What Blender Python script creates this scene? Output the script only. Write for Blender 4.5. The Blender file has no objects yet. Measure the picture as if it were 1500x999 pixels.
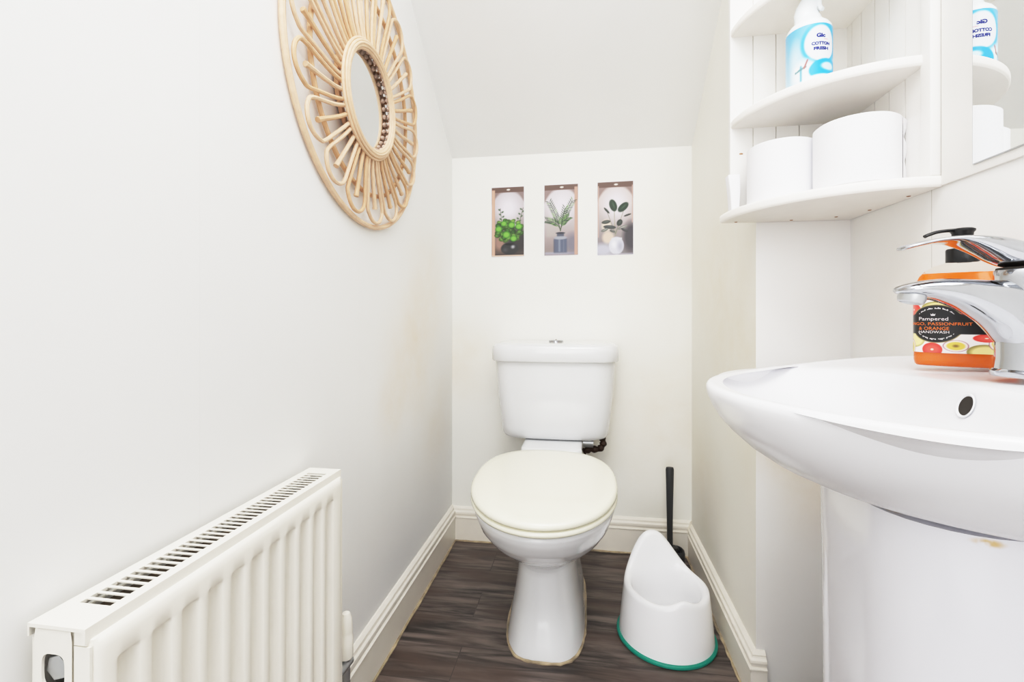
import bpy, bmesh, math, random
import numpy as np
from mathutils import Vector, Matrix
random.seed(7)
PI = math.pi
sc = bpy.context.scene
COL = sc.collection

# ------------------------------------------------------------------ helpers
def s2l(c):
    c = c / 255.0
    return c / 12.92 if c <= 0.04045 else ((c + 0.055) / 1.055) ** 2.4
def rgb(r, g, b): return (s2l(r), s2l(g), s2l(b), 1.0)

def base_mat(name):
    m = bpy.data.materials.new(name); m.use_nodes = True
    nt = m.node_tree; p = nt.nodes['Principled BSDF']
    return m, nt, p
def mat(name, col, rough=0.5, metal=0.0, trans=0.0, ior=1.45, coat=0.0, bump=0.0, bscale=60, var=0.0, vscale=8, spec=0.5, sss=0.0):
    m, nt, p = base_mat(name)
    p.inputs['Base Color'].default_value = rgb(*col)
    p.inputs['Roughness'].default_value = rough
    p.inputs['Metallic'].default_value = metal
    p.inputs['Transmission Weight'].default_value = trans
    p.inputs['IOR'].default_value = ior
    p.inputs['Coat Weight'].default_value = coat
    p.inputs['Coat Roughness'].default_value = 0.05
    p.inputs['Specular IOR Level'].default_value = spec
    L = nt.links.new
    if var > 0 or bump > 0:
        tc = nt.nodes.new('ShaderNodeTexCoord')
    if var > 0:
        n = nt.nodes.new('ShaderNodeTexNoise'); n.inputs['Scale'].default_value = vscale; n.inputs['Detail'].default_value = 4
        L(tc.outputs['Object'], n.inputs['Vector'])
        mx = nt.nodes.new('ShaderNodeMix'); mx.data_type = 'RGBA'
        mx.inputs[6].default_value = rgb(*col)
        mx.inputs[7].default_value = rgb(*[max(0, c * (1 - var)) for c in col])
        L(n.outputs['Fac'], mx.inputs[0]); L(mx.outputs[2], p.inputs['Base Color'])
    if bump > 0:
        n2 = nt.nodes.new('ShaderNodeTexNoise'); n2.inputs['Scale'].default_value = bscale; n2.inputs['Detail'].default_value = 3
        L(tc.outputs['Object'], n2.inputs['Vector'])
        b = nt.nodes.new('ShaderNodeBump'); b.inputs['Strength'].default_value = bump; b.inputs['Distance'].default_value = 0.002
        L(n2.outputs['Fac'], b.inputs['Height']); L(b.outputs['Normal'], p.inputs['Normal'])
    return m

class Nodes:
    def __init__(s, nt): s.nt = nt
    def n(s, t, **kw):
        k = s.nt.nodes.new(t)
        for a, v in kw.items(): setattr(k, a, v)
        return k
    def L(s, a, b): s.nt.links.new(a, b)
    def math(s, op, a, b=None, c=None):
        k = s.n('ShaderNodeMath', operation=op)
        for i, v in enumerate((a, b, c)):
            if v is None: continue
            if isinstance(v, (int, float)): k.inputs[i].default_value = v
            else: s.L(v, k.inputs[i])
        return k.outputs[0]
    def mix(s, f, a, b, blend='MIX'):
        k = s.n('ShaderNodeMix', data_type='RGBA', blend_type=blend)
        for i, v in ((0, f), (6, a), (7, b)):
            if isinstance(v, (int, float, tuple)): k.inputs[i].default_value = v
            else: s.L(v, k.inputs[i])
        return k.outputs[2]
    def ramp(s, v, lo, hi):
        k = s.n('ShaderNodeMapRange'); k.inputs[1].default_value = lo; k.inputs[2].default_value = hi
        k.interpolation_type = 'SMOOTHSTEP'
        s.L(v, k.inputs[0]); return k.outputs[0]

def plaster(name, col, stain_shade=(), stain_shade_col=(214, 190, 152), seams=(), rough=0.55, base_var=0.025, bump=0.12):
    """painted plaster; stains = [(x,y,z,radius,strength)], seams = [(axis, value, halfwidth, dark)]"""
    m, nt, p = base_mat(name); N = Nodes(nt)
    tc = N.n('ShaderNodeTexCoord'); obj = tc.outputs['Object']
    n1 = N.n('ShaderNodeTexNoise'); n1.inputs['Scale'].default_value = 2.2; n1.inputs['Detail'].default_value = 5
    N.L(obj, n1.inputs['Vector'])
    c = N.mix(n1.outputs['Fac'], rgb(*col), rgb(*[k * (1 - base_var * 2) for k in col]))
    n2 = N.n('ShaderNodeTexNoise'); n2.inputs['Scale'].default_value = 9; n2.inputs['Detail'].default_value = 6; n2.inputs['Roughness'].default_value = 0.65
    N.L(obj, n2.inputs['Vector'])
    for (x, y, z, r, st) in stain_shade:
        d = N.n('ShaderNodeVectorMath', operation='DISTANCE'); d.inputs[1].default_value = (x, y, z)
        N.L(obj, d.inputs[0])
        f = N.ramp(d.outputs['Value'], r, 0.0)
        f = N.math('MULTIPLY', f, N.math('MULTIPLY', n2.outputs['Fac'], st * 1.6))
        c = N.mix(f, c, rgb(*stain_shade_col))
    if seams:
        sep = N.n('ShaderNodeSeparateXYZ'); N.L(obj, sep.inputs[0])
        for (ax, v, hw, k) in seams:
            f = N.math('COMPARE', sep.outputs[ax], v, hw)
            f = N.math('MULTIPLY', f, k)
            c = N.mix(f, c, rgb(150, 146, 138))
    N.L(c, p.inputs['Base Color'])
    p.inputs['Roughness'].default_value = rough
    n3 = N.n('ShaderNodeTexNoise'); n3.inputs['Scale'].default_value = 55; n3.inputs['Detail'].default_value = 4
    N.L(obj, n3.inputs['Vector'])
    b = N.n('ShaderNodeBump'); b.inputs['Strength'].default_value = bump; b.inputs['Distance'].default_value = 0.002
    N.L(n3.outputs['Fac'], b.inputs['Height']); N.L(b.outputs['Normal'], p.inputs['Normal'])
    return m

def link(name, me, mats, parent=None, smooth=True, angle=40):
    o = bpy.data.objects.new(name, me); COL.objects.link(o)
    for mm in (mats if isinstance(mats, (list, tuple)) else [mats]): me.materials.append(mm)
    if smooth:
        me.polygons.foreach_set('use_smooth', [True] * len(me.polygons))
        me.set_sharp_from_angle(angle=math.radians(angle))
    if parent is not None:
        base = parent
        off = Vector(base['_w']) if '_w' in base else Vector((0, 0, 0))
        me.transform(Matrix.Translation(-off))
        o.parent = parent; o['_w'] = tuple(off)
    return o

class MB:
    def __init__(s): s.v = []; s.f = []; s.m = []
    def add(s, v, f, mi=0):
        k = len(s.v); s.v += [tuple(p) for p in v]
        for q in f: s.f.append(tuple(i + k for i in q)); s.m.append(mi)
        return s
    def build(s, name, mats, parent=None, smooth=True, angle=40, bevel=0, merge=False):
        me = bpy.data.meshes.new(name); me.from_pydata(s.v, [], s.f)
        me.polygons.foreach_set('material_index', s.m)
        bm = bmesh.new(); bm.from_mesh(me)
        if merge: bmesh.ops.remove_doubles(bm, verts=bm.verts, dist=1e-5)
        bmesh.ops.recalc_face_normals(bm, faces=bm.faces)
        if bevel:
            bmesh.ops.bevel(bm, geom=[e for e in bm.edges if e.is_manifold and e.calc_face_angle(0) > 0.6], offset=bevel, segments=3, profile=0.5, affect='EDGES', clamp_overlap=True)
        bm.to_mesh(me); bm.free(); me.update()
        return link(name, me, mats, parent, smooth, angle)
    def box(s, x0, x1, y0, y1, z0, z1, mi=0):
        v = [(x, y, z) for x in (x0, x1) for y in (y0, y1) for z in (z0, z1)]
        return s.add(v, [(0, 1, 3, 2), (4, 6, 7, 5), (0, 4, 5, 1), (2, 3, 7, 6), (0, 2, 6, 4), (1, 5, 7, 3)], mi)
    def loft(s, rings, cap0=True, cap1=True, mi=0, closed=True):
        n = len(rings[0]); v = [p for r in rings for p in r]; f = []
        for k in range(len(rings) - 1):
            for i in range(n if closed else n - 1):
                j = (i + 1) % n
                f.append((k * n + i, k * n + j, (k + 1) * n + j, (k + 1) * n + i))
        if cap0: f.append(tuple(range(n))[::-1])
        if cap1: f.append(tuple((len(rings) - 1) * n + i for i in range(n)))
        return s.add(v, f, mi)
    def tube(s, path, r, seg=10, closed=False, mi=0, flat=1.0, up=None, taper_caps=True):
        P = [Vector(p) for p in path]; n = len(P)
        R = r if isinstance(r, (list, tuple)) else [r] * n
        rings = []; prevn = None
        for i in range(n):
            if closed: t = (P[(i + 1) % n] - P[i - 1]).normalized()
            else: t = (P[min(i + 1, n - 1)] - P[max(i - 1, 0)]).normalized()
            if up is not None: a = Vector(up)
            elif prevn is None: a = Vector((0, 0, 1)) if abs(t.z) < 0.9 else Vector((1, 0, 0))
            else: a = prevn
            nn = (a - t * a.dot(t)).normalized(); prevn = nn; bb = t.cross(nn)
            rr = R[i]; ra, rb = rr if isinstance(rr, tuple) else (rr, rr * flat)
            rings.append([tuple(P[i] + nn * (ra * math.cos(2 * PI * k / seg)) + bb * (rb * math.sin(2 * PI * k / seg))) for k in range(seg)])
        if closed:
            rings.append(rings[0]); return s.loft(rings, False, False, mi)
        return s.loft(rings, True, True, mi)
    def lathe(s, prof, cx, cy, seg=40, cap0=True, cap1=True, mi=0):
        rings = [[(cx + r * math.cos(2 * PI * k / seg), cy + r * math.sin(2 * PI * k / seg), z) for k in range(seg)] for (r, z) in prof]
        return s.loft(rings, cap0, cap1, mi)
    def sphere(s, c, r, mi=0, seg=10, rings=6, sc_=(1, 1, 1)):
        rr = []
        for i in range(1, rings):
            t = PI * i / rings
            rr.append([(c[0] + sc_[0] * r * math.sin(t) * math.cos(2 * PI * k / seg), c[1] + sc_[1] * r * math.sin(t) * math.sin(2 * PI * k / seg), c[2] - sc_[2] * r * math.cos(t)) for k in range(seg)])
        return s.loft(rr, True, True, mi)

def thing(name, label, cat, loc, group=None):
    o = bpy.data.objects.new(name, None); COL.objects.link(o)
    o.location = loc; o.empty_display_size = 0.05
    o['_w'] = tuple(loc); o['label'] = label; o['category'] = cat
    if group: o['group'] = group
    return o
def tag(o, label, cat, group=None):
    o['label'] = label; o['category'] = cat
    if group: o['group'] = group
    return o
def struct(o): o['kind'] = 'structure'; return o
def sup(theta, a, b, n):
    c, s_ = math.cos(theta), math.sin(theta)
    return a * math.copysign(abs(c) ** (2 / n), c), b * math.copysign(abs(s_) ** (2 / n), s_)
def smooth(t):
    t = min(1, max(0, t)); return t * t * (3 - 2 * t)
def catmull(P, k=8):
    P = [Vector(p) for p in P]; out = []
    for i in range(len(P) - 1):
        a, b, c, d = P[max(i - 1, 0)], P[i], P[i + 1], P[min(i + 2, len(P) - 1)]
        for j in range(k):
            t = j / k
            out.append(0.5 * ((2 * b) + (c - a) * t + (2 * a - 5 * b + 4 * c - d) * t * t + (3 * b - a - 3 * c + d) * t ** 3))
    out.append(P[-1]); return out

# vertex coloured printed surfaces ------------------------------------------------
def print_mat(name, rough=0.45, coat=0.0):
    m, nt, p = base_mat(name)
    a = nt.nodes.new('ShaderNodeVertexColor'); a.layer_name = 'print'
    nt.links.new(a.outputs['Color'], p.inputs['Base Color'])
    p.inputs['Roughness'].default_value = rough; p.inputs['Coat Weight'].default_value = coat
    return m
def grid_print(name, nu, nv, pos, img, m, parent):
    """img: (nv,nu,3) sRGB floats 0..255 at the vertices, pos(u,v)->xyz"""
    V = [pos(i / (nu - 1), j / (nv - 1)) for j in range(nv) for i in range(nu)]
    F = [(j * nu + i, j * nu + i + 1, (j + 1) * nu + i + 1, (j + 1) * nu + i) for j in range(nv - 1) for i in range(nu - 1)]
    me = bpy.data.meshes.new(name); me.from_pydata([tuple(p) for p in V], [], F)
    ca = me.color_attributes.new('print', 'FLOAT_COLOR', 'POINT')
    c = np.clip(img.reshape(-1, 3) / 255.0, 0, 1)
    lin = np.where(c <= 0.04045, c / 12.92, ((c + 0.055) / 1.055) ** 2.4)
    ca.data.foreach_set('color', np.concatenate([lin, np.ones((len(lin), 1))], 1).astype(np.float32).ravel())
    return link(name, me, m, parent, True, 80)
class Paint:
    def __init__(s, nu, nv, w, h, col):
        s.X, s.Y = np.meshgrid(np.linspace(0, w, nu), np.linspace(0, h, nv))
        s.img = np.ones((nv, nu, 3)) * np.array(col, float); s.px = w / nu
    def blend(s, mask, col):
        mask = np.clip(mask, 0, 1)[..., None]; s.img = s.img * (1 - mask) + np.array(col, float) * mask
    def ell(s, cx, cy, a, b, col, rot=0, soft=0.15, k=1.0):
        c, n = math.cos(math.radians(rot)), math.sin(math.radians(rot))
        x, y = s.X - cx, s.Y - cy; u = (x * c + y * n) / a; v = (-x * n + y * c) / b
        s.blend((1 - np.sqrt(u * u + v * v)) / soft * k if k == 1 else np.clip((1 - np.sqrt(u * u + v * v)) / soft, 0, 1) * k, col)
    def rect(s, x0, x1, y0, y1, col, k=1.0, soft=1e-4):
        m = np.clip((s.X - x0) / soft, 0, 1) * np.clip((x1 - s.X) / soft, 0, 1) * np.clip((s.Y - y0) / soft, 0, 1) * np.clip((y1 - s.Y) / soft, 0, 1)
        s.blend(m * k, col)
    def line(s, x0, y0, x1, y1, w, col):
        dx, dy = x1 - x0, y1 - y0; L = dx * dx + dy * dy
        t = np.clip(((s.X - x0) * dx + (s.Y - y0) * dy) / L, 0, 1)
        d = np.hypot(s.X - x0 - t * dx, s.Y - y0 - t * dy)
        s.blend((w - d) / (w * 0.5), col)

def text_geo(body, size, align='CENTER', bold=0.0):
    cu = bpy.data.curves.new('lettering', 'FONT'); cu.body = body; cu.size = size; cu.align_x = align; cu.align_y = 'CENTER'; cu.offset = bold
    cu.resolution_u = 3
    o = bpy.data.objects.new('lettering', cu); COL.objects.link(o)
    bpy.context.view_layer.update()
    dg = bpy.context.evaluated_depsgraph_get(); e = o.evaluated_get(dg); me = e.to_mesh()
    v = [tuple(p.co) for p in me.vertices]; f = [tuple(p.vertices) for p in me.polygons]
    e.to_mesh_clear(); bpy.data.objects.remove(o); bpy.data.curves.remove(cu)
    return v, f
def text_fit(body, width, height, bold=0.0):
    v, f = text_geo(body, 0.01, bold=bold)
    xs = [p[0] for p in v]; ys = [p[1] for p in v]
    cx, cy = (max(xs) + min(xs)) / 2, (max(ys) + min(ys)) / 2
    sx, sy = width / (max(xs) - min(xs)), height / (max(ys) - min(ys))
    return [((x - cx) * sx, (y - cy) * sy) for x, y, _ in v], f

# ------------------------------------------------------------------ materials
M = {}
M['back'] = plaster('back_wall_paint', (243, 242, 236), stain_shade=[(0.3, 1.79, 0.5, 0.45, .25), (-.5, 1.79, .7, .25, .3), (0.33, 1.79, 1.1, .35, .2)])
M['left'] = plaster('left_wall_paper', (242, 242, 241), stain_shade=[(-.515, 1.35, .75, .28, .42), (-.515, 1.5, .95, .3, .3), (-.515, 1.2, .62, .14, .3), (-.515, 1.6, .5, .3, .2)], stain_shade_col=(222, 198, 160), seams=[(1, .565, .0006, .06), (1, 1.02, .0006, .05)])
M['right'] = plaster('right_wall_paint', (241, 239, 231), stain_shade=[(.383, 1.42, .95, .45, .32), (.383, 1.2, .7, .35, .28), (.383, 1.6, .3, .3, .2)], stain_shade_col=(214, 196, 160))
M['tile'] = plaster('white_wall_tile', (240, 239, 237), stain_shade=[(.578, .95, .9, .22, .3), (.45, 1.14, .6, .14, .7), (.56, 1.14, .5, .2, .5)], stain_shade_col=(205, 186, 155), seams=[(1, .894, .0009, .5)], rough=.28, base_var=.015, bump=.03)  # tan spots put the shadows by basin and tap into the tile colour
M['ceiling'] = plaster('ceiling_paint', (245, 245, 244), bump=.06)
M['skirt'] = mat('skirting_gloss_paint', (243, 238, 228), .3, var=.05, vscale=14)
M['sealant'] = mat('stained_sealant', (232, 212, 180), .6, var=.75, vscale=26, bump=.5, bscale=150)
M['ceramic'] = mat('white_ceramic', (224, 225, 227), .1, coat=.4)
M['basin'] = mat('basin_ceramic', (232, 232, 235), .2)
M['seat'] = mat('ivory_toilet_seat', (238, 235, 217), .16, coat=.4)
M['rad'] = mat('cream_radiator_enamel', (243, 239, 229), .32, var=.03, vscale=10)
M['fin'] = mat('shaded_fin_metal', (84, 68, 50), .6, var=.5, vscale=40)  # brown metal, darkened to carry the shade inside the grille slots
M['dark'] = mat('cavity_shade', (52, 46, 40), .8)  # dark colour standing in for shade inside holes and gaps
M['chrome'] = mat('polished_chrome', (188, 190, 194), .07, 1.0)
M['steel'] = mat('dull_steel', (190, 192, 194), .38, .85)
M['brass'] = mat('tarnished_pipe', (72, 52, 40), .5, .5, var=.4, vscale=80)
M['mirror'] = mat('mirror_silver', (236, 238, 238), .01, 1.0)
M['rattan'] = mat('pale_rattan', (230, 192, 156), .5, var=.16, vscale=60, bump=.25, bscale=220)
M['rattan2'] = mat('light_rattan', (238, 206, 176), .5, var=.14, vscale=70, bump=.25, bscale=220)
M['bead'] = mat('rattan_bead', (236, 206, 188), .5, var=.3, vscale=120)
M['shelfp'] = mat('white_painted_wood', (241, 239, 235), .4, var=.04, vscale=12, bump=.06, bscale=40)
M['shelfe'] = mat('cream_painted_shelf', (246, 242, 236), .42, var=.05, vscale=16, bump=.08, bscale=60)
M['screw'] = mat('rusty_screw', (164, 128, 102), .6, .3)
M['paper'] = mat('soft_white_paper', (238, 238, 241), .9, bump=.25, bscale=160, spec=.1)
M['core'] = mat('brown_card', (196, 172, 142), .9)
M['potty'] = mat('white_glossy_plastic', (238, 238, 240), .22, coat=.2)
M['teal'] = mat('teal_rubber', (24, 142, 124), .5)
M['black'] = mat('black_plastic', (26, 26, 27), .3)
M['blackh'] = mat('charcoal_plastic', (52, 53, 54), .42)
M['canw'] = mat('white_can_plastic', (240, 246, 250), .25, coat=.2)
M['orange'] = mat('orange_soap', (250, 122, 18), .12, coat=.5)
M['clear'] = mat('clear_plastic', (250, 246, 240), .04, trans=1.0, ior=1.12)
M['print'] = print_mat('printed_sheet', .5)
M['printg'] = print_mat('printed_glossy_label', .3, .2)
M['ink_navy'] = mat('navy_ink', (34, 44, 124), .5)
M['ink_white'] = mat('white_ink', (225, 220, 222), .5)
M['ink_orange'] = mat('orange_ink', (238, 128, 48), .5)
M['ink_red'] = mat('red_ink', (214, 120, 130), .5)

def floor_mat():
    m, nt, p = base_mat('dark_oak_vinyl'); N = Nodes(nt)
    tc = N.n('ShaderNodeTexCoord'); obj = tc.outputs['Object']
    br = N.n('ShaderNodeTexBrick'); br.offset = .37
    br.inputs['Scale'].default_value = 1; br.inputs['Brick Width'].default_value = .9; br.inputs['Row Height'].default_value = .125
    br.inputs['Mortar Size'].default_value = .0012; br.inputs['Mortar Smooth'].default_value = .3; br.inputs['Bias'].default_value = 0
    br.inputs['Color1'].default_value = (.25, .25, .25, 1); br.inputs['Color2'].default_value = (.8, .8, .8, 1); br.inputs['Mortar'].default_value = (0.1, .1, .1, 1)
    mp0 = N.n('ShaderNodeMapping'); mp0.inputs['Location'].default_value = (.32, .045, 0); N.L(obj, mp0.inputs['Vector'])
    N.L(mp0.outputs['Vector'], br.inputs['Vector'])
    mp = N.n('ShaderNodeMapping'); mp.inputs['Scale'].default_value = (1.7, 17, 1); N.L(obj, mp.inputs['Vector'])
    add = N.n('ShaderNodeVectorMath', operation='ADD'); N.L(mp.outputs['Vector'], add.inputs[0])
    sc3 = N.n('ShaderNodeVectorMath', operation='SCALE'); sc3.inputs['Scale'].default_value = 7; N.L(br.outputs['Color'], sc3.inputs[0]); N.L(sc3.outputs['Vector'], add.inputs[1])
    g = N.n('ShaderNodeTexNoise'); g.inputs['Scale'].default_value = 2.0; g.inputs['Detail'].default_value = 8; g.inputs['Roughness'].default_value = .62; g.inputs['Distortion'].default_value = .5
    N.L(add.outputs['Vector'], g.inputs['Vector'])
    g2 = N.n('ShaderNodeTexNoise'); g2.inputs['Scale'].default_value = 3.0; g2.inputs['Detail'].default_value = 3
    mp2 = N.n('ShaderNodeMapping'); mp2.inputs['Scale'].default_value = (1.2, 4, 1); N.L(obj, mp2.inputs['Vector']); N.L(mp2.outputs['Vector'], g2.inputs['Vector'])
    f = N.ramp(g.outputs['Fac'], .36, .66)
    c = N.mix(f, rgb(50, 43, 41), rgb(132, 118, 111))
    c = N.mix(N.ramp(g2.outputs['Fac'], .4, .75), c, rgb(92, 74, 66))
    c = N.mix(N.math('MULTIPLY', br.outputs['Fac'], .6), c, rgb(46, 38, 36))
    tone = N.mix(N.math('MULTIPLY', br.outputs['Color'], .35), (1, 1, 1, 1), rgb(170, 165, 160), )
    c = N.mix(.6, c, tone, 'MULTIPLY')
    N.L(c, p.inputs['Base Color']); p.inputs['Roughness'].default_value = .42
    b = N.n('ShaderNodeBump'); b.inputs['Strength'].default_value = .15; b.inputs['Distance'].default_value = .002
    N.L(g.outputs['Fac'], b.inputs['Height']); N.L(b.outputs['Normal'], p.inputs['Normal'])
    return m
M['floor'] = floor_mat()

# ------------------------------------------------------------------ the room
XL, XB, XR, YB, YF, YS = -.515, .383, .578, 1.79, -.7, 1.14
ZT = 2.4
def quadmesh(name, V, F, mats, mi=None):
    b = MB()
    for k, q in enumerate(F): b.add([V[i] for i in q], [(0, 1, 2, 3)[:len(q)]], mi[k] if mi else 0)
    return struct(b.build(name, mats, None, False))
quadmesh('floor', [(XL - .1, YF, 0), (XR + .1, YF, 0), (XR + .1, YB + .1, 0), (XL - .1, YB + .1, 0)], [(0, 1, 2, 3)], M['floor'])
quadmesh('wall_left', [(XL, YF, 0), (XL, YB, 0), (XL, YB, ZT), (XL, YF, ZT)], [(0, 1, 2, 3)], M['left'])
quadmesh('wall_back', [(XL, YB, 0), (XB, YB, 0), (XB, YB, ZT), (XL, YB, ZT)], [(0, 1, 2, 3)], M['back'])
quadmesh('wall_right', [(XB, YB, 0), (XB, YS, 0), (XR, YS, 0), (XR, YF, 0), (XB, YB, ZT), (XB, YS, ZT), (XR, YS, ZT), (XR, YF, ZT)],
         [(0, 1, 5, 4), (1, 2, 6, 5), (2, 3, 7, 6)], [M['right'], M['tile']], [0, 1, 1])
slope = .735; z0 = 1.488; yt = YB - (ZT - z0) / slope
quadmesh('ceiling', [(XL - .05, YB, z0), (XR + .05, YB, z0), (XR + .05, yt, ZT), (XL - .05, yt, ZT), (XR + .05, YF, ZT), (XL - .05, YF, ZT)],
         [(0, 1, 2, 3), (3, 2, 4, 5)], M['ceiling'])

SK = [(.017, 0), (.017, .088), (.0195, .091), (.0195, .094), (.014, .097), (.0135, .101), (.0165, .104), (.0175, .109), (.0165, .114), (.012, .118), (.0105, .1215), (.0105, .125), (.007, .129), (.003, .132), (0, .132)]
def skirting(name, path, normals_in, zs=1.0):
    """path of wall points, each with its offset vector per unit depth"""
    b = MB()
    rings = [[(p[0] + n[0] * d, p[1] + n[1] * d, z * zs) for (d, z) in SK] for p, n in zip(path, normals_in)]
    b.loft(rings, True, True, 0, closed=False)
    return struct(b.build(name, M['skirt'], None, True, 25))
skirting('baseboard_left', [(XL, YF, 0), (XL, YB, 0)], [(1, 0), (1, -1)])
skirting('baseboard_back', [(XL, YB, 0), (XB, YB, 0)], [(1, -1), (-1, -1)], .97)
skirting('baseboard_right', [(XB, YB, 0), (XB, YS, 0), (XB + .018, YS, 0)], [(-1, -1), (-1, -1), (0, -1)], .87)
def bead(name, path, r=.005):
    rr = [r * (.75 + .5 * random.random()) for _ in path]
    return struct(MB().tube(path, rr, 6).build(name, M['sealant']))
def jpath(a, b_, n=40, j=.0015):
    return [(a[0] + (b_[0] - a[0]) * i / n + random.uniform(-j, j), a[1] + (b_[1] - a[1]) * i / n + random.uniform(-j, j), .001) for i in range(n + 1)]
bead('trim_1', jpath((XL + .019, .2), (XL + .019, YB - .02)), .0042)
bead('trim_2', jpath((XL + .019, YB - .019), (XB - .019, YB - .019)), .0042)
bead('trim_3', jpath((XB - .019, YB - .02), (XB - .019, YS - .01)), .0042)

# ------------------------------------------------------------------ toilet
TX = -.107
t = thing('toilet', 'white close-coupled toilet with a closed ivory lid, standing against the back wall', 'toilet', (TX, 1.4, 0))
TILT = .075
def egg(z, yc, w, f, b_, nb=2.0, nf=2.0, n=72, tilt=0.0):
    r = []
    for k in range(n):
        th = 2 * PI * k / n; s_ = math.sin(th)
        if s_ < 0: x, y = sup(th, w, yc - f, nf)
        else: x, y = sup(th, w, b_ - yc, nb)
        y += yc
        r.append((TX + x, y, z + tilt * (y - 1.02)))
    return r
b = MB()
prof = [  # z, yc, w, f, b, nb, nf, tilt
    (0.000, 1.40, .108, 1.176, 1.62, 5, 3.2, 0), (.010, 1.40, .106, 1.178, 1.62, 5, 3.2, 0), (.05, 1.40, .100, 1.190, 1.62, 5, 3.0, 0),
    (.10, 1.40, .091, 1.204, 1.61, 5, 2.8, 0), (.16, 1.40, .083, 1.216, 1.60, 4, 2.6, 0), (.20, 1.39, .080, 1.222, 1.60, 4, 2.4, 0),
    (.215, 1.37, .081, 1.216, 1.60, 3, 2.2, .0), (.232, 1.35, .094, 1.19, 1.60, 2.6, 2.1, .01), (.25, 1.32, .112, 1.155, 1.60, 2.4, 2.05, .02),
    (.275, 1.29, .136, 1.11, 1.59, 2.2, 2, .035), (.30, 1.27, .155, 1.075, 1.585, 2.1, 2, .05), (.33, 1.26, .172, 1.045, 1.58, 2.1, 2, .06),
    (.36, 1.25, .181, 1.026, 1.57, 2.1, 2, TILT), (.378, 1.25, .185, 1.019, 1.57, 2.1, 2, TILT), (.384, 1.25, .183, 1.022, 1.565, 2.1, 2, TILT), (.386, 1.25, .175, 1.03, 1.555, 2.1, 2, TILT)]
rings = []
for i in range(len(prof) - 1):
    for k in range(3):
        q = [prof[i][j] + (prof[i + 1][j] - prof[i][j]) * k / 3 for j in range(8)]
        rings.append(egg(q[0], q[1], q[2], q[3], q[4], q[5], q[6], 72, q[7]))
q = prof[-1]; rings.append(egg(q[0], q[1], q[2], q[3], q[4], q[5], q[6], 72, q[7]))
b.loft(rings)
# rear deck that carries the cistern
def rrect(z, x0, x1, y0, y1, r, bow=0.0, n=8, rb=None):
    pts = []; rb = r if rb is None else rb
    for (cx, cy, a0, rr) in ((x1 - r, y0 + r, -PI / 2, r), (x1 - rb, y1 - rb, 0, rb), (x0 + rb, y1 - rb, PI / 2, rb), (x0 + r, y0 + r, PI, r)):
        for k in range(n + 1):
            a = a0 + PI / 2 * k / n; pts.append((cx + rr * math.cos(a), cy + rr * math.sin(a)))
    # densify the front edge for a bow
    out = []; xm = (x0 + x1) / 2; hw = (x1 - x0) / 2
    front = [(x0 + r + (x1 - x0 - 2 * r) * k / 12, y0) for k in range(1, 12)]
    for (x, y) in pts + front:
        fr = max(0, 1 - ((x - xm) / hw) ** 2) if y < (y0 + y1) / 2 else 0
        out.append((x, y - bow * fr, z))
    return out
b.loft([rrect(z, TX - w, TX + w, y0, 1.765, .02) for (z, w, y0) in ((.25, .085, 1.5), (.34, .092, 1.5), (.40, .098, 1.495), (.440, .098, 1.495), (.4465, .096, 1.498), (.448, .092, 1.503))])
b.build('pan', M['ceramic'], t, True, 50)
cbead = [(p[0], p[1], .002) for p in egg(0, 1.40, .109, 1.175, 1.62, 5, 3.2, 72)]
MB().tube([(p[0] + random.uniform(-.0015, .0015), p[1] + random.uniform(-.0015, .0015), p[2]) for p in cbead], [.003 + .0016 * random.random() for _ in cbead], 6, closed=True).build('sealant', M['sealant'], t)

def slab(yc, w, f, b_, nb, levels):
    return [egg(z, yc, w - o, f + o, b_ - o, nb, 2.05, 72, TILT) for (z, o) in levels]
bs = MB(); bs.loft(slab(1.245, .190, 1.008, 1.465, 2.6, [(.390, .006), (.388, .012), (.3915, .002), (.396, 0), (.402, .001), (.4045, .006), (.405, .02)]), True, True)
bs.build('seat', M['seat'], t, True, 60)
bl = MB(); bl.loft(slab(1.243, .1895, 1.006, 1.462, 2.6, [(.4075, .012), (.408, .003), (.411, 0), (.418, .0005), (.4225, .004), (.4248, .010), (.4262, .03), (.4285, .07), (.4297, .12), (.43, .17)]), True, True)
bl.build('lid', M['seat'], t, True, 60)
b = MB(); rr = []
for (z, w, y0, r) in ((.4485, .150, 1.635, .05), (.4505, .168, 1.61, .055), (.456, .177, 1.597, .058), (.466, .182, 1.589, .06), (.49, .186, 1.584, .06), (.58, .196, 1.578, .06), (.66, .202, 1.574, .06), (.722, .207, 1.572, .06)):
    rr.append(rrect(z, TX + .003 - w, TX + .003 + w, y0, 1.786, r, .010, 8, .012))
b.loft(rr)
cis = b.build('cistern', M['ceramic'], t, True, 50)
b = MB(); rr = []
for (z, o) in ((.7165, .006), (.7175, .002), (.721, 0), (.755, 0), (.766, .002), (.7735, .008), (.777, .018), (.778, .04)):
    rr.append(rrect(z, TX + .003 - .2165 + o, TX + .003 + .2165 - o, 1.558 + o, 1.788 - o * .3, .065, .012, 8, .015))
b.loft(rr)
lidc = b.build('cistern_lid', M['ceramic'], t, True, 50)
b = MB(); b.lathe([(.026, .7775), (.026, .783), (.024, .785), (.012, .786)], TX + .005, 1.68, 32)
fb = b.build('flush_button', M['chrome'], t)
MB().tube([(TX + .005, 1.655, .7863), (TX + .005, 1.705, .7863)], .0009, 6).build('button_split', M['dark'], t)
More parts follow.
